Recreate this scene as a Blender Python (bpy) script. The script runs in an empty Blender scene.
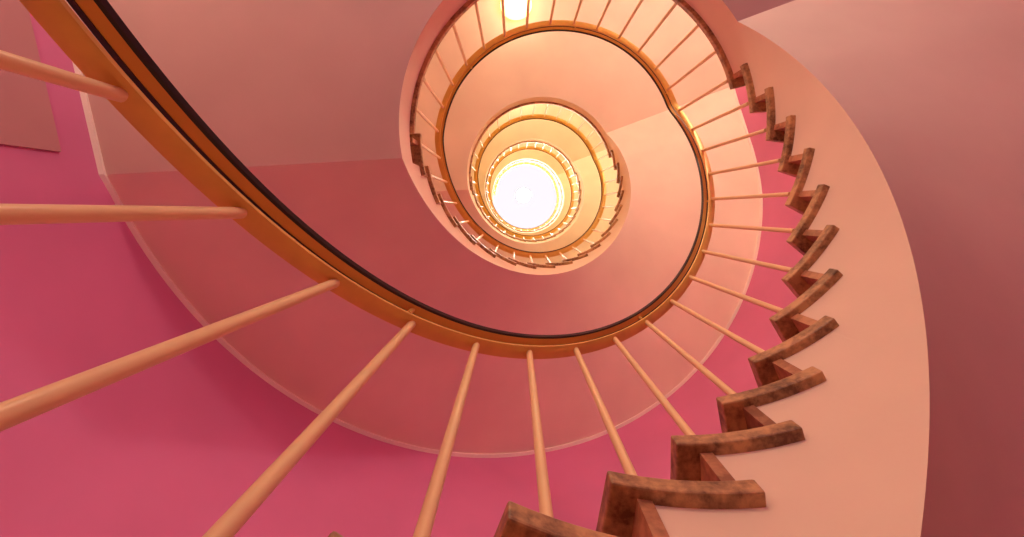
import bpy, bmesh, math, random
from mathutils import Matrix, Vector
random.seed(4)
C = bpy.context.scene.collection
PI = math.pi

# ------------------------------------------------------------------ the place, in metres (floor of the hall at z = 0)
ZG = 0.509                       # height of the camera above the hall floor
AX, AY = 0.3292, -0.4473         # axis of the stairwell
RB, C2, S2 = 1.0312, 0.0016, 0.0033
R_IN = 0.8686                    # tread ends
R_STR = 0.892                    # vertical string face
R_BAL = 0.8830
D1, D2 = 0.1831, 0.1879          # angle per step, lowest flight / upper flights
H1, H2 = 0.17, 0.1849            # rise per step
N = 19
PHI_L = -1.9571 + 12 * D1        # nosing of a landing
Z_L1 = 0.6811 + 12 * H1 + ZG     # top of the first landing
FH = N * H2                      # storey height
LAM = 2 * PI - N * D2
PHI_S = PHI_L + LAM + D2         # nosing of the first step above a landing
TW = 0.2674                      # tread width in angle
R_DROP = {1: .0, 0: -.006}    # lowest steps of the bottom flight are a little steeper


def drop(n, k):
    return 0.0 if n > 1 or k > 0 else R_DROP.get(k, -.040 if k == -1 else -.075)

TB = 0.040                       # tread thickness
LD = 0.2885                      # landing thickness
PC = 0.549                       # where the sloping soffit meets the flat one (top end)
PB = 2 * PI - 2.935              # ... bottom end
R_HR = 0.8508                    # rail above nosings
RSH = 0.103
NOS = 0.050                      # nosing overhang (angle)
LAG_B, LAG_C = 0.095, 0.13     # the soffit folds run a little askew of the radius
RIS = 0.028                      # riser thickness (angle)
NF = 4                           # storeys
Z_CEIL = Z_L1 + (NF - 1) * FH + 3.1


def pt(phi, rad):
    k = rad * (1 + C2 * math.cos(2 * phi) + S2 * math.sin(2 * phi))
    return (k * math.cos(phi), -k * RB * math.sin(phi))


# plan of the hall, relative to the axis: a round end, then straight sides towards the landings
WX, WY, RW = -0.0399, -0.1373, 2.328
arc = []
for i in range(91):
    a = 0.10 + (-2.93 - 0.10) * i / 90
    arc.append((WX + RW * math.cos(a), WY - RW * RB * math.sin(a)))
Y_BACK = -3.05
ex, ey = arc[-1]
LEFT = (ex - 0.262 * (ey - Y_BACK), Y_BACK)
RIGHT = (arc[0][0] + .01, Y_BACK)
poly = [RIGHT] + arc + [LEFT]


def outer(phi, extra=0.0):
    d = (math.cos(phi), -RB * math.sin(phi))
    l = math.hypot(*d); d = (d[0] / l, d[1] / l)
    best = None
    n = len(poly)
    for i in range(n):
        a, b = poly[i], poly[(i + 1) % n]
        ex_, ey_ = b[0] - a[0], b[1] - a[1]
        den = d[0] * ey_ - d[1] * ex_
        if abs(den) < 1e-9: continue
        t = (a[0] * ey_ - a[1] * ex_) / den
        u = (a[0] * d[1] - a[1] * d[0]) / den
        if t > 0 and -1e-6 <= u <= 1 + 1e-6 and (best is None or t < best): best = t
    best = (best or 2.3) + extra
    return (best * d[0], best * d[1])


def ang_of(p):
    return math.atan2(-p[1] / RB, p[0])


# ------------------------------------------------------------------ helpers
def empty(name, loc):
    o = bpy.data.objects.new(name, None); C.objects.link(o); o.location = loc
    o.empty_display_size = 0.2
    return o


def tag(o, label=None, cat=None, group=None, kind=None):
    if label: o['label'] = label
    if cat: o['category'] = cat
    if group: o['group'] = group
    if kind: o['kind'] = kind
    return o


def obj(name, bm, mat, parent=None, loc=None, smooth=False, bevel=0):
    bmesh.ops.recalc_face_normals(bm, faces=bm.faces)
    me = bpy.data.meshes.new(name); bm.to_mesh(me); bm.free()
    if smooth:
        for p in me.polygons: p.use_smooth = True
        try: me.set_sharp_from_angle(angle=math.radians(38))
        except Exception: pass
    o = bpy.data.objects.new(name, me); C.objects.link(o)
    for m in (mat if isinstance(mat, (list, tuple)) else [mat]): me.materials.append(m)
    if parent: o.parent = parent
    if loc: o.location = loc
    if bevel:
        b = o.modifiers.new('bevel', 'BEVEL'); b.width = bevel; b.segments = 2
        b.limit_method = 'ANGLE'; b.angle_limit = math.radians(40)
    return o


def loft(bm, rings, close_ring=True, caps=True):
    """rings: list of lists of 3-D points, same length each"""
    vs = [[bm.verts.new(p) for p in r] for r in rings]
    n = len(vs[0])
    for a, b in zip(vs[:-1], vs[1:]):
        for j in range(n if close_ring else n - 1):
            k = (j + 1) % n
            bm.faces.new((a[j], a[k], b[k], b[j]))
    if caps and close_ring:
        bm.faces.new(vs[0]); bm.faces.new(list(reversed(vs[-1])))
    return vs


def lag(s):
    P_ = [(0, .095), (.4, .10), (.6, .04), (.8, -.02), (.9, .02), (1, .13)]
    s = max(0, min(1, s))
    for (x0, y0), (x1, y1) in zip(P_[:-1], P_[1:]):
        if s <= x1: return y0 + (y1 - y0) * (s - x0) / (x1 - x0)
    return y1


def sector(a0, a1, rin, z0, z1, n=8, out_extra=0.01, ends=None):
    """ring sector from the well edge to the hall wall, between heights z0 and z1"""
    bm = bmesh.new(); rings = []
    corner = [ang_of(LEFT) % (2 * PI), ang_of(RIGHT) % (2 * PI)]
    angs = [a0 + (a1 - a0) * i / n for i in range(n + 1)]
    for c in corner:
        for k in (-1, 0, 1, 2, 3, 4):
            cc = c + 2 * PI * k
            if a0 + 1e-4 < cc < a1 - 1e-4: angs.append(cc)
    for a in sorted(angs):
        i = pt(a, rin)
        if ends:     # outer angles shifted at both ends
            s = (a - a0) / (a1 - a0); o = outer(a - (ends[0] * (1 - s) + ends[1] * s), out_extra)
        else:
            o = outer(a, out_extra)
        rings.append([(i[0], i[1], z0), (o[0], o[1], z0), (o[0], o[1], z1), (i[0], i[1], z1)])
    loft(bm, rings)
    return bm


# ------------------------------------------------------------------ materials
def new_mat(name):
    m = bpy.data.materials.new(name); m.use_nodes = True
    nt = m.node_tree; b = nt.nodes['Principled BSDF']
    return m, nt, b


def plaster(name, col, var=0.06, rough=0.75, bump=0.08, spec=0.25):
    m, nt, b = new_mat(name)
    tc = nt.nodes.new('ShaderNodeTexCoord')
    n1 = nt.nodes.new('ShaderNodeTexNoise'); n1.inputs['Scale'].default_value = 1.7; n1.inputs['Detail'].default_value = 4
    n2 = nt.nodes.new('ShaderNodeTexNoise'); n2.inputs['Scale'].default_value = 70; n2.inputs['Detail'].default_value = 3
    nt.links.new(tc.outputs['Object'], n1.inputs['Vector']); nt.links.new(tc.outputs['Object'], n2.inputs['Vector'])
    r = nt.nodes.new('ShaderNodeValToRGB')
    r.color_ramp.elements[0].position = .3; r.color_ramp.elements[1].position = .7
    r.color_ramp.elements[0].color = (*[c * (1 - var) for c in col], 1)
    r.color_ramp.elements[1].color = (*[min(1, c * (1 + var)) for c in col], 1)
    nt.links.new(n1.outputs['Fac'], r.inputs['Fac']); nt.links.new(r.outputs['Color'], b.inputs['Base Color'])
    bp = nt.nodes.new('ShaderNodeBump'); bp.inputs['Strength'].default_value = bump; bp.inputs['Distance'].default_value = .004
    nt.links.new(n2.outputs['Fac'], bp.inputs['Height']); nt.links.new(bp.outputs['Normal'], b.inputs['Normal'])
    b.inputs['Roughness'].default_value = rough; b.inputs['Specular IOR Level'].default_value = spec
    return m


def stone(name, light, dark, scale=9, rough=0.5):
    m, nt, b = new_mat(name)
    tc = nt.nodes.new('ShaderNodeTexCoord')
    n1 = nt.nodes.new('ShaderNodeTexNoise'); n1.inputs['Scale'].default_value = scale; n1.inputs['Detail'].default_value = 8
    n1.inputs['Roughness'].default_value = .68
    n2 = nt.nodes.new('ShaderNodeTexNoise'); n2.inputs['Scale'].default_value = scale * 7; n2.inputs['Detail'].default_value = 4
    nt.links.new(tc.outputs['Object'], n1.inputs['Vector']); nt.links.new(tc.outputs['Object'], n2.inputs['Vector'])
    r = nt.nodes.new('ShaderNodeValToRGB')
    r.color_ramp.elements[0].position = .36; r.color_ramp.elements[1].position = .60
    r.color_ramp.elements[0].color = (*dark, 1); r.color_ramp.elements[1].color = (*light, 1)
    mx = nt.nodes.new('ShaderNodeMath'); mx.operation = 'MULTIPLY_ADD'
    mx.inputs[1].default_value = .35; 
    nt.links.new(n2.outputs['Fac'], mx.inputs[0]); 
    sub = nt.nodes.new('ShaderNodeMath'); sub.operation = 'MULTIPLY_ADD'; sub.inputs[1].default_value = 1.0; sub.inputs[2].default_value = -.17
    nt.links.new(n1.outputs['Fac'], sub.inputs[0]); nt.links.new(sub.outputs[0], mx.inputs[2])
    nt.links.new(mx.outputs[0], r.inputs['Fac']); nt.links.new(r.outputs['Color'], b.inputs['Base Color'])
    bp = nt.nodes.new('ShaderNodeBump'); bp.inputs['Strength'].default_value = .25; bp.inputs['Distance'].default_value = .003
    nt.links.new(mx.outputs[0], bp.inputs['Height']); nt.links.new(bp.outputs['Normal'], b.inputs['Normal'])
    b.inputs['Roughness'].default_value = rough
    return m


def plain(name, col, rough=.4, metal=0.0, emit=None, strength=0, var=.08, scale=12):
    m, nt, b = new_mat(name)
    tc = nt.nodes.new('ShaderNodeTexCoord'); n1 = nt.nodes.new('ShaderNodeTexNoise')
    n1.inputs['Scale'].default_value = scale; n1.inputs['Detail'].default_value = 4
    nt.links.new(tc.outputs['Object'], n1.inputs['Vector'])
    r = nt.nodes.new('ShaderNodeValToRGB')
    r.color_ramp.elements[0].color = (*[c * (1 - var) for c in col], 1)
    r.color_ramp.elements[1].color = (*[min(1, c * (1 + var)) for c in col], 1)
    nt.links.new(n1.outputs['Fac'], r.inputs['Fac']); nt.links.new(r.outputs['Color'], b.inputs['Base Color'])
    b.inputs['Roughness'].default_value = rough; b.inputs['Metallic'].default_value = metal
    if emit:
        b.inputs['Emission Color'].default_value = (*emit, 1); b.inputs['Emission Strength'].default_value = strength
    return m


M = dict(
    upper=plaster('cream_upper_wall_paint', (.90, .78, .60), rough=.7),  # cream picked for unseen walls so they bounce light onto the soffits
    mat=plain('cream_linoleum', (.80, .70, .56), .5, var=.05),  # pale sheets added on unseen step and landing tops to bounce light up
    wall=plaster('magenta_wall_paint', (.69, .21, .44), rough=.55),
    string=plaster('cream_string_paint', (.88, .73, .57), rough=.7),
    soffit=plaster('soffit_paint', (.92, .82, .70), rough=.7),
    landing=plaster('landing_soffit_paint', (.66, .47, .45), rough=.7),  # darker copy for the lowest landing, its dim light put into the colour
    landing_cream=plaster('upper_landing_soffit_paint', (.82, .71, .57), rough=.7),  # lighter copy for the upper landings, their brighter light put into the colour
    trim=plaster('pale_pink_trim_paint', (.93, .84, .80), rough=.6),
    ceiling=plaster('white_ceiling_paint', (.90, .86, .80)),
    floor=stone('hall_floor_terrazzo', (.42, .27, .19), (.25, .13, .09), 14, .4),
    tread=stone('brown_tread_stone', (.60, .35, .165), (.15, .065, .03), 9, .42),
    riser=stone('red_brown_riser_stone', (.60, .30, .155), (.27, .10, .05), 7, .45),
    brass=plain('ochre_metal', (.80, .51, .13), .38, .2, scale=20, var=.14),
    strip=plain('brown_metal_strip', (.74, .45, .12), .42, .2),
    black=plain('black_plastic', (.018, .012, .014), .45),
    bal=plain('peach_enamel', (.90, .68, .36), .30),
    door=plaster('salmon_door_paint', (.52, .27, .30), rough=.5),
    steel=plain('brushed_steel', (.6, .58, .55), .3, 1.0),
    white=plain('white_enamel', (.9, .88, .84), .4),
    globe=plain('lit_opal_glass', (.95, .8, .5), .3, emit=(1.0, .66, .25), strength=3.0, var=0),
    sky=plain('backlit_frosted_glass', (.006, .006, .006), .9, emit=(.90, .86, .92), strength=.92, var=0),
    sun=plain('lit_bulb_glass', (1, 1, 1), .3, emit=(1.0, .88, .72), strength=230.0, var=0),
)

M['sky'].node_tree.nodes['Principled BSDF'].inputs['Specular IOR Level'].default_value = 0

# ------------------------------------------------------------------ the hall: floor, walls, ceiling
TH = 0.22
full = [(AX + x, AY + y) for x, y in poly]


def wall(name, pts, z0, z1, mat):
    bm = bmesh.new(); rings = []
    n = len(pts)
    for i, p in enumerate(pts):
        a = pts[max(i - 1, 0)]; b = pts[min(i + 1, n - 1)]
        t = Vector((b[0] - a[0], b[1] - a[1])).normalized(); nrm = Vector((t.y, -t.x))
        c = Vector((AX, AY)); 
        if nrm.dot(Vector(p) - c) < 0: nrm = -nrm
        q = Vector(p) + nrm * TH
        rings.append([(p[0], p[1], z0), (q.x, q.y, z0), (q.x, q.y, z1), (p[0], p[1], z1)])
    loft(bm, rings)
    o = obj(name, bm, mat, smooth=True); tag(o, kind='structure')
    return o


ZT = Z_CEIL
ZP = Z_L1 + FH                    # unseen walls above the second landing, cream added to bounce light onto soffits
ZQ = Z_L1 - .15                   # the straight walls around the landings get the light-bouncing cream above the first landing
for z0, z1, q, m, c in ((-0.1, ZP, ZQ, 'wall', 'magenta'), (ZP, ZT, ZQ, 'upper', 'cream')):
    u = 'upper_' if m == 'upper' else ''
    y0, y1 = (z0, q) if not u else (q, z1)
    tag(wall('wall_%sround' % u, full[1:-1], z0, z1, M[m]), 'curved %s wall around the outside of the stairs' % c)
    tag(wall('wall_%sleft' % u, full[-2:], y0, y1, M[m]), 'straight %s wall on the left of the landings' % c)
    tag(wall('wall_%sright' % u, full[:2], z0, z1, M[m]), 'straight %s wall on the right of the landings' % c)
tag(wall('wall_back', [full[-1], full[0]], -.1, ZT, M['upper']), 'straight cream wall behind the landings')
bm = bmesh.new(); bm.faces.new([bm.verts.new((x * 1.06, y * 1.06, 0)) for x, y in [(p[0], p[1]) for p in full]])
g = bmesh.ops.extrude_face_region(bm, geom=bm.faces[:])
for v in g['geom']:
    if isinstance(v, bmesh.types.BMVert): v.co.z -= .15
tag(obj('floor', bm, M['floor']), 'brown terrazzo hall floor', kind='structure')

# ceiling with a round opening for the skylight
SK = 1.35
bm = bmesh.new(); rings = []
angs = sorted([i * 2 * PI / 96 for i in range(96)] + [ang_of(LEFT) % (2 * PI), ang_of(RIGHT) % (2 * PI)])
angs.append(angs[0] + 2 * PI)
for a in angs:
    o = outer(a, .1); i = (SK * math.cos(a), -SK * math.sin(a))
    rings.append([(AX + i[0], AY + i[1], ZT), (AX + o[0], AY + o[1], ZT), (AX + o[0], AY + o[1], ZT + .35), (AX + i[0], AY + i[1], ZT + .35)])
loft(bm, rings, caps=False); bmesh.ops.remove_doubles(bm, verts=bm.verts, dist=1e-5)
tag(obj('ceiling', bm, M['ceiling']), 'white ceiling around the round skylight', kind='structure')


def lathe(bm, prof, n=48):
    rings = []
    for i in range(n):
        a = 2 * PI * i / n
        rings.append([bm.verts.new((r * math.cos(a), r * math.sin(a), z)) if r > 1e-6 else None for r, z in prof])
    for j, (r, z) in enumerate(prof):
        if r <= 1e-6:
            v = bm.verts.new((0, 0, z))
            for i in range(n): rings[i][j] = v
    for i in range(n):
        a, b = rings[i], rings[(i + 1) % n]
        for j in range(len(prof) - 1):
            f = []
            for v in (a[j], a[j + 1], b[j + 1], b[j]):
                if v not in f: f.append(v)
            if len(f) >= 3: bm.faces.new(f)
    return bm


win = tag(empty('window_1', (AX, AY, ZT)), 'round frosted skylight at the top of the well', kind='structure')
obj('frame', lathe(bmesh.new(), [(SK - .07, .02), (SK - .07, .12), (SK + .01, .12), (SK + .01, -.02), (SK - .05, -.02), (SK - .07, .02)]), M['white'], win)
obj('pane', lathe(bmesh.new(), [(0, .12), (.5, .115), (SK - .06, .06), (SK - .06, .085), (.5, .14), (0, .145)]), M['sky'], win, smooth=True)

lamp = tag(empty('globe_lamp', (AX - .06, AY - .02, ZT - 1.0)), 'bright white round lamp hanging under the skylight at the top', 'lamp')
obj('stem', lathe(bmesh.new(), [(0, 1.11), (.012, 1.11), (.012, -.26), (0, -.26)], 16), M['steel'], lamp, smooth=True)
obj('globe', lathe(bmesh.new(), [(.20 * math.sin(PI * i / 16), -.44 + .20 * math.cos(PI * i / 16)) for i in range(17)], 32), M['sun'], lamp, smooth=True)

# doorway on the left
A = Vector(full[-2]); B = Vector(full[-1]); t = (B - A).normalized(); nin = Vector((-t.y, t.x))
if nin.dot(Vector((AX, AY)) - A) < 0: nin = -nin
d0 = (-0.262 - A.y) / t.y          # where the near jamb stands on the wall
door = tag(empty('door_1', (A.x + t.x * d0, A.y + t.y * d0, 0)), 'tall salmon-pink door in the left wall', kind='structure')
DW, DH = 1.15, 2.22 + ZG


def dbox(x0, x1, n0, n1, z0, z1, bm=None):
    bm = bm or bmesh.new()
    vs = []
    for z in (z0, z1):
        for (x, nn) in ((x0, n0), (x1, n0), (x1, n1), (x0, n1)):
            p = t * x + nin * nn; vs.append(bm.verts.new((p.x, p.y, z)))
    for f in ((0, 1, 2, 3), (7, 6, 5, 4), (0, 4, 5, 1), (1, 5, 6, 2), (2, 6, 7, 3), (3, 7, 4, 0)): bm.faces.new([vs[i] for i in f])
    return bm


obj('door_leaf', dbox(0, DW, -.03, .012, 0, DH), M['door'], door)
hb = dbox(.07, .20, .05, .066, 1.04, 1.06); dbox(.07, .09, .012, .066, 1.04, 1.06, hb)
obj('door_handle', hb, M['steel'], door)


# ------------------------------------------------------------------ stairs
def storey(n):
    """angle base, height base (top of landing n), step angle, rise of the flight that climbs to landing n (n = 1..NF)"""
    return (D1, H1) if n == 1 else (D2, H2)


def zland(n): return Z_L1 + (n - 1) * FH


flight_words = {1: 'lowest flight of brown winding steps on a cream string, at the lower right',
                2: 'second winding flight, salmon soffit seen across the middle of the photo',
                3: 'third winding flight, small golden curve of steps around the bright ring',
                4: 'topmost winding flight, thin pale ring just under the skylight'}
land_words = {1: 'lowest half-round landing, plum soffit and brown edge at the top left',
              2: 'second landing from below, peach soffit inside the large rail',
              3: 'third landing from below, thin cream arc above the bright ring',
              4: 'topmost landing, thin pale arc right below the skylight'}

for n in range(1, NF + 1):
    d, h = storey(n)
    ZL = zland(n); base = ZL - N * h if n > 1 else 0.0
    FL = tag(empty('stair_flight', (AX, AY, base)), flight_words[n], 'stair flight', 'winding stair flights')
    L = PHI_L + 2 * PI                       # nosing angle of landing n, flight comes from below it
    # slab: stepped top, sloping soffit, vertical string face
    bm = bmesh.new(); rings = []
    a_lo = PB if n > 1 else L - (N + 0.2) * d + NOS
    a_hi = PC + 2 * PI
    zs_hi = ZL - LD
    zs_lo = zland(n - 1) - LD if n > 1 else None
    slope1 = h / d

    def soff(a):
        if n > 1: return zs_lo + (zs_hi - zs_lo) * (a - a_lo) / (a_hi - a_lo)
        return max(0.0, zs_hi - (a_hi - a) * slope1)
    cuts = [L + (k - 12) * d + NOS + RIS * .5 for k in range(12 - N + 1, 13)]   # riser planes

    def top(a, side):
        c = sum(1 for q in cuts if (a > q + 1e-6) or (abs(a - q) <= 1e-6 and side > 0))
        return base + (c) * h - TB + drop(n, 12 - N + c) if c < N else ZL - TB
    start = a_lo
    angs = set([start, a_hi])
    m = 150
    for i in range(m + 1): angs.add(start + (a_hi - start) * i / m)
    angs = sorted(angs | set(q for q in cuts if start < q < a_hi))
    clean = []
    for a in angs:
        if clean and a - clean[-1] < 2e-3 and a not in cuts:
            continue
        if clean and a - clean[-1] < 2e-3 and a in cuts: clean.pop()
        clean.append(a)
    prev = None
    for a in clean:
        for side in ((-1, 1) if a in cuts else (1,)):
            zt = top(a, side) - base; zb = soff(a) - base
            if zt < zb + .03: zt = zb + .03
            lg = lag((a - PB) / (PC + 2 * PI - PB))
            i = pt(a, R_STR); o = outer(a - lg, .01)
            rings.append([(i[0], i[1], zb), (o[0], o[1], zb), (o[0], o[1], zt), (i[0], i[1], zt)])
    vs = loft(bm, rings)
    bmesh.ops.recalc_face_normals(bm, faces=bm.faces)
    bm.faces.ensure_lookup_table()
    bmesh.ops.remove_doubles(bm, verts=bm.verts, dist=1e-5)
    slab = obj('slab', bm, [M['soffit'], M['string']], FL, smooth=True)
    for p in slab.data.polygons:
        p.material_index = 0 if p.normal.z < -.5 else 1
    # treads and risers
    for k in range(12 - N + 1, 12):
        a = L + (k - 12) * d - (0 if n > 1 or k > 0 else (.012 if k == 0 else .036))
        z = ZL - (12 - k) * h - base + drop(n, k)
        tr = sector(a, a + ((.283 if k < 3 else .277) if n == 1 else TW), R_IN, z - TB, z, 8)
        t_ = obj('tread', tr, M['tread'], FL, bevel=.004)
        bm = bmesh.new(); rr = []
        for q in range(5):
            b = a + NOS + (d - .01) * q / 4
            i = pt(b, R_IN + .14); o = outer(b, -.06)
            rr.append([(i[0], i[1], z + .0005), (o[0], o[1], z + .0005), (o[0], o[1], z + .003), (i[0], i[1], z + .003)])
        loft(bm, rr); obj('tread_covering', bm, M['mat'], t_)  # pale sheet added on the tread top as a reflector
    for k in range(12 - N + 1, 13):
        a = L + (k - 12) * d + NOS
        z = ZL - (12 - k) * h - base + drop(n, k)
        ri = sector(a, a + RIS, R_STR - .006, z - h + drop(n, k - 1) - drop(n, k), z - TB, 1)
        obj('riser', ri, M['riser'], FL)

    # landing: slab and stone edge plate
    LA = tag(empty('stair_landing', (AX, AY, ZL)), land_words[n], 'stair landing', 'half-round landings')
    a0, a1 = PC, PB
    bm = sector(a0, a1, R_STR, -LD, -TB, 90, ends=(LAG_C, LAG_B))
    # short part of the slab between the top riser and the soffit corner is in the flight
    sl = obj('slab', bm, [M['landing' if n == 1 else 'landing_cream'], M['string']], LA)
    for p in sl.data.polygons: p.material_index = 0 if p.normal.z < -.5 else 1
    ed = sector(PHI_L, PHI_S + .03, R_IN, -TB, 0, 70)
    pl_ = obj('edge_plate', ed, M['tread'], LA, bevel=.004)
    bm = bmesh.new(); rr = []
    for q in range(91):
        b = PHI_L + .1 + (PHI_S - PHI_L - .15) * q / 90
        i = pt(b, R_IN + .2); o = outer(b, -.03)
        rr.append([(i[0], i[1], .0005), (o[0], o[1], .0005), (o[0], o[1], .003), (i[0], i[1], .003)])
    loft(bm, rr); obj('floor_covering', bm, M['mat'], LA)  # pale sheet added on the landing, brightens the soffit above it

# ------------------------------------------------------------------ cornice trims between soffit and wall
def trim(name, angs, zf, label):
    bm = bmesh.new(); rings = []
    for a in angs:
        if zf is None: a, z = a
        else: z = zf(a)
        o = outer(a, .005); i = outer(a, -.020); z += .002
        rings.append([(AX + o[0], AY + o[1], z), (AX + i[0], AY + i[1], z), (AX + i[0], AY + i[1], z - .015), (AX + o[0], AY + o[1], z - .026)])
    loft(bm, rings)
    tag(obj(name, bm, M['trim']), label, kind='structure')


ti = 1
for n in range(1, NF + 1):
    ZL = zland(n)
    corner = [c % (2 * PI) for c in (ang_of(LEFT), ang_of(RIGHT))]
    c0, c1 = PC - LAG_C, PB - LAG_B
    fl = sorted([c0 + (c1 - c0) * i / 60 for i in range(61)] + [c for c in corner if c0 < c < c1])
    trim('trim_%d' % ti, fl, lambda a: ZL - LD, 'pale moulding where a landing soffit meets the wall'); ti += 1
    if n < NF:
        span = PC + 2 * PI - PB
        trim('trim_%d' % ti, [(PB + span * i / 90 - lag(i / 90), ZL - LD + FH * i / 90) for i in range(91)], None, 'pale moulding along the sloping soffit'); ti += 1


# ------------------------------------------------------------------ railings
def railz(a, n):
    """height of the lower rail bar on railing n (climbs to landing n, then runs level along it)"""
    d, h = storey(n); L = PHI_L + 2 * PI + RSH
    def raw(x):
        if x >= L: 
            e = L - RSH + LAM + RSH
            return zland(n) + R_HR + (max(0, x - e) / D2 * H2 if n < NF else 0)
        z = zland(n) + R_HR - (L - x) / d * h - (.004 * min(1, (L - x) / .6) if n == 1 else 0)
        if n > 1: z = max(z, zland(n - 1) + R_HR)
        return z
    w = .045
    return sum(raw(a + w * q) for q in (-1, -.6, -.2, .2, .6, 1)) / 6


def rail_dr(a):
    """the rail does not follow the tread ends exactly: a little inside on the right, outside on the far left"""
    x = (a + PI) % (2 * PI) - PI
    P_ = [(-3.15, .002), (-2.9, 0), (-1.5, 0), (0, -.014), (1.3, 0), (2.5, .014), (3.15, .002)]
    for (x0, y0), (x1, y1) in zip(P_[:-1], P_[1:]):
        if x <= x1:
            t = (x - x0) / (x1 - x0); t = t * t * (3 - 2 * t)
            return y0 + (y1 - y0) * t
    return 0


def sweep(prof, a0, a1, n_, zf, zoff):
    bm = bmesh.new(); rings = []
    for i in range(n_ + 1):
        a = a0 + (a1 - a0) * i / n_
        z = zf(a)
        q = rail_dr(a)
        rings.append([(*pt(a, r + q), z + dz - zoff) for r, dz in prof])
    loft(bm, rings)
    return bm


BAR = [(.8640, .0015), (.8655, 0), (.900, 0), (.902, .0015), (.902, .013), (.901, .014), (.865, .014), (.864, .013)]
STRIP = [(.8535, .057), (.876, .057), (.876, .066), (.8535, .066)]
CAP = [(.849, .0565), (.8545, .055), (.8545, .064), (.875, .064), (.875, .055), (.884, .0575), (.887, .067), (.882, .079), (.868, .083), (.852, .079), (.8455, .068)]


def rod_mesh(rad, length, seg=14):
    bm = bmesh.new()
    lathe(bm, [(0, 0), (rad, 0), (rad, length), (0, length)], seg)
    return bm


bal_proto = {}


def baluster(parent, a, z0, z1, zoff, label=None):
    key = round(z1 - z0, 3)
    x, y = pt(a, R_BAL + rail_dr(a))
    if key in bal_proto:
        o = bal_proto[key].copy(); C.objects.link(o)
    else:
        o = obj('baluster', rod_mesh(.0093, key, 16), M['bal'], smooth=True); bal_proto[key] = o
    o.parent = parent; o.location = (x, y, z0 - zoff)
    return o


rail_words = {1: 'big ochre metal railing with black handrail curving across the foreground',
              2: 'second railing, golden ring of rail inside the big foreground one',
              3: 'third railing, thin golden ring around the bright centre',
              4: 'topmost railing, finest brown ring against the white skylight'}
for n in range(1, NF + 1):
    d, h = storey(n); ZL = zland(n)
    L = PHI_L + 2 * PI
    a0 = L - (N + .35) * d if n == 1 else PHI_S - .02 + 0.0
    a1 = PHI_S - .02 + 2 * PI
    base = 0.0 if n == 1 else zland(n - 1)
    RL = tag(empty('stair_railing', (AX, AY, base)), rail_words[n], 'railing', 'stair railings')
    zf = lambda a: railz(a, n)
    obj('rail_bar', sweep(BAR, a0, a1, 220, zf, base), M['brass'], RL, smooth=True)
    hr = obj('handrail', sweep(CAP, a0, a1, 220, zf, base), M['black'], RL, smooth=True)
    obj('underside_strip', sweep(STRIP, a0, a1, 220, zf, base), M['strip'], hr, smooth=True)
    for k in range(12 - N + 1, 12):
        a = L + (k - 12) * d + .0574 + (.0055 if n == 1 and k < 0 else 0)
        zt = ZL - (12 - k) * h + drop(n, k)
        baluster(RL, a, zt, railz(a, n), base)
    for j in range(15):
        a = L + .0574 + j * (PHI_S - PHI_L) / 15
        baluster(RL, a, ZL, railz(a, n), base)
    for k in range(-2 - 5, 27, 5):
        if k < 12 - N + 1: continue
        a = L + (k - 12) * d + .04 if k < 12 else L + (k - 12) * .1934 + .04
        x, y = pt(a, .868)
        o = obj('bracket', rod_mesh(.006, .048, 10), M['brass'], RL, smooth=True); o.location = (x, y, railz(a, n) + .012 - base)

# guard rail across the open end of the top landing
ae = PHI_S - .02; i = pt(ae, R_BAL); o = outer(ae, -.02)
ZLT = zland(NF)
GR = tag(empty('guard_railing', (AX, AY, ZLT)), 'short straight railing across the end of the topmost landing', 'railing')
v = Vector((o[0] - i[0], o[1] - i[1])); ln = v.length; v.normalize(); w = Vector((-v.y, v.x))


def gbar(hw, z0, z1):
    bm = bmesh.new(); rings = []
    for s in (0, ln):
        c = Vector(i) + v * s
        rings.append([(c.x - w.x * hw, c.y - w.y * hw, z0), (c.x + w.x * hw, c.y + w.y * hw, z0), (c.x + w.x * hw, c.y + w.y * hw, z1), (c.x - w.x * hw, c.y - w.y * hw, z1)])
    loft(bm, rings); return bm


obj('rail_bar', gbar(.02, R_HR, R_HR + .014), M['brass'], GR)
obj('handrail', gbar(.022, R_HR + .04, R_HR + .075), M['black'], GR)
for q in range(1, 9):
    c = Vector(i) + v * (q * ln / 9)
    b_ = obj('baluster', rod_mesh(.0098, R_HR, 12), M['bal'], GR, smooth=True); b_.location = (c.x, c.y, 0)

# ------------------------------------------------------------------ ceiling lamps under the landings
lamp_words = {1: 'opal ceiling lamp under the lowest landing, above the hall floor',
              2: 'glowing yellow ceiling lamp at the top edge of the photo, behind balusters',
              3: 'opal ceiling lamp under the third landing from below',
              4: 'opal ceiling lamp under the topmost landing'}
lp = (0.02, -2.47)
proto = None
for n in range(1, NF + 1):
    z = zland(n) - LD
    if proto is None:
        root = empty('ceiling_lamp', (lp[0], lp[1], z))
        parts = [obj('base_plate', lathe(bmesh.new(), [(0, 0), (.17, 0), (.17, -.02), (.155, -.03), (0, -.03)], 40), M['white'], root, smooth=True),
                 obj('lamp_shade', lathe(bmesh.new(), [(.165, -.028)] + [(.19 * math.cos(q * PI / 16), -.03 - .13 * math.sin(q * PI / 16)) for q in range(9)], 40), M['globe'], root, smooth=True)]
        proto = root
    else:
        root = proto.copy(); C.objects.link(root); root.location = (lp[0], lp[1], z)
        for p in parts:
            c = p.copy(); C.objects.link(c); c.parent = root
    tag(root, lamp_words[n], 'ceiling lamp', 'ceiling lamps under the landings')


# ------------------------------------------------------------------ light
def area(name, loc, rot, size, energy, col, shape='DISK'):
    l = bpy.data.lights.new(name, 'AREA'); l.shape = shape; l.size = size; l.energy = energy; l.color = col
    o = bpy.data.objects.new(name, l); C.objects.link(o); o.location = loc; o.rotation_euler = rot
    return o


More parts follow.
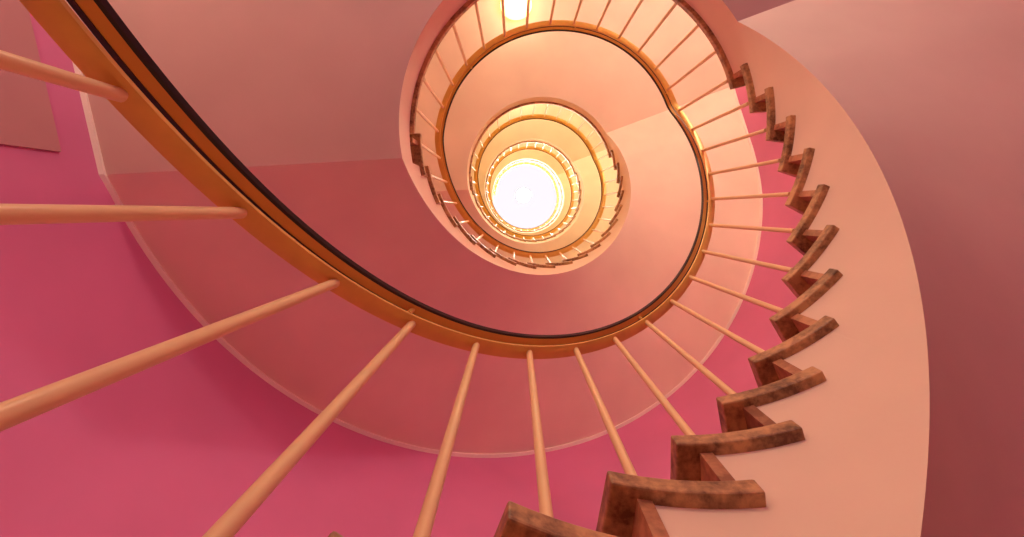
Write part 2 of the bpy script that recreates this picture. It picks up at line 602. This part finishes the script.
def point(name, loc, energy, col, rad=.15):
    l = bpy.data.lights.new(name, 'POINT'); l.energy = energy; l.color = col; l.shadow_soft_size = rad
    o = bpy.data.objects.new(name, l); C.objects.link(o); o.location = loc
    return o


for n in range(1, NF + 1):
    e = {1: 41, 2: 8, 3: 22, 4: 15}[n]
    point('landing_lamp_light', (lp[0], lp[1], zland(n) - LD - .34), e, (1.0, .80, .58) if n == 1 else (1.0, .80, .50))
# unseen fill lamps added to brighten the soffits: one on the left wall of the hall, the others on the back wall 1 m above each landing floor
def wall_lamp(x, y, z, ang, energy, col, label):
    WL = tag(empty('wall_lamp', (x, y, z)), label, 'wall lamp', 'wall lamps of the stairwell')
    WL.rotation_euler = (0, 0, ang)          # local +Y points away from the wall
    o = obj('back_plate', lathe(bmesh.new(), [(0, 0), (.07, 0), (.07, .015), (0, .02)], 32), M['steel'], WL, smooth=True); o.rotation_euler = (-PI / 2, 0, 0)
    o = obj('lamp_shade', lathe(bmesh.new(), [(.10 * math.sin(PI * q / 14), -.10 * math.cos(PI * q / 14)) for q in range(15)], 32), M['globe'], WL, smooth=True); o.location = (0, .12, 0)
    point('wall_lamp_light', (x - math.sin(ang) * .36, y + math.cos(ang) * .36, z), energy, col, .12)


yw = A.y + t.y * (d0 + 1.75); xw = A.x + t.x * (d0 + 1.75)
wall_lamp(xw, yw, 1.75, math.atan2(-nin.x, nin.y), 28, (1.0, .78, .52), 'opal wall lamp on the left wall beside the salmon door')
for n, wds in ((1, 'lowest'), (2, 'second'), (3, 'third')):
    wall_lamp(AX + 1.75, Y_BACK + AY, zland(n) + 1.0, 0, {1: 76, 2: 60, 3: 45}[n], (1.0, .90, .68), 'opal wall lamp on the cream back wall above the %s landing' % wds)
area('window_daylight', (.3, Y_BACK + AY + .1, 1.3), (-PI / 2, 0, PI), 1.6, 9, (.62, .50, 1.0), 'SQUARE')  # added violet fill for the soffits, no window stands here

w = bpy.data.worlds.new('World'); bpy.context.scene.world = w; w.use_nodes = True
w.node_tree.nodes['Background'].inputs[0].default_value = (.30, .22, .45, 1)
w.node_tree.nodes['Background'].inputs[1].default_value = .3

# ------------------------------------------------------------------ camera, at knee height inside the well, looking straight up
cam = bpy.data.cameras.new('camera'); co = bpy.data.objects.new('camera', cam); C.objects.link(co)
rx, ry, F, PX, PY = -0.0335, 0.0054, 501.3775, 511.7398, 194.374
Rx = Matrix.Rotation(rx, 3, 'X'); Ry = Matrix.Rotation(ry, 3, 'Y')
Rm = (Ry @ Rx).transposed() @ Matrix(((1, 0, 0), (0, -1, 0), (0, 0, -1)))
co.matrix_world = Matrix.Translation((0, 0, ZG)) @ Rm.to_4x4()
cam.sensor_fit = 'HORIZONTAL'; cam.sensor_width = 36
cam.lens = F * 36 / 1024
cam.shift_x = (512 - PX) / 1024; cam.shift_y = -(268.5 - PY) / 1024
cam.clip_start = .02
bpy.context.scene.camera = co

sc = bpy.context.scene
sc.view_settings.view_transform = 'Standard'; sc.view_settings.look = 'None'
sc.view_settings.gamma = 1; sc.view_settings.use_curve_mapping = False
sc.view_settings.exposure = 0.22
sc.cycles.max_bounces = 14; sc.cycles.diffuse_bounces = 10; sc.cycles.glossy_bounces = 4
sc.cycles.use_denoising = True
sc.cycles.sample_clamp_indirect = 8
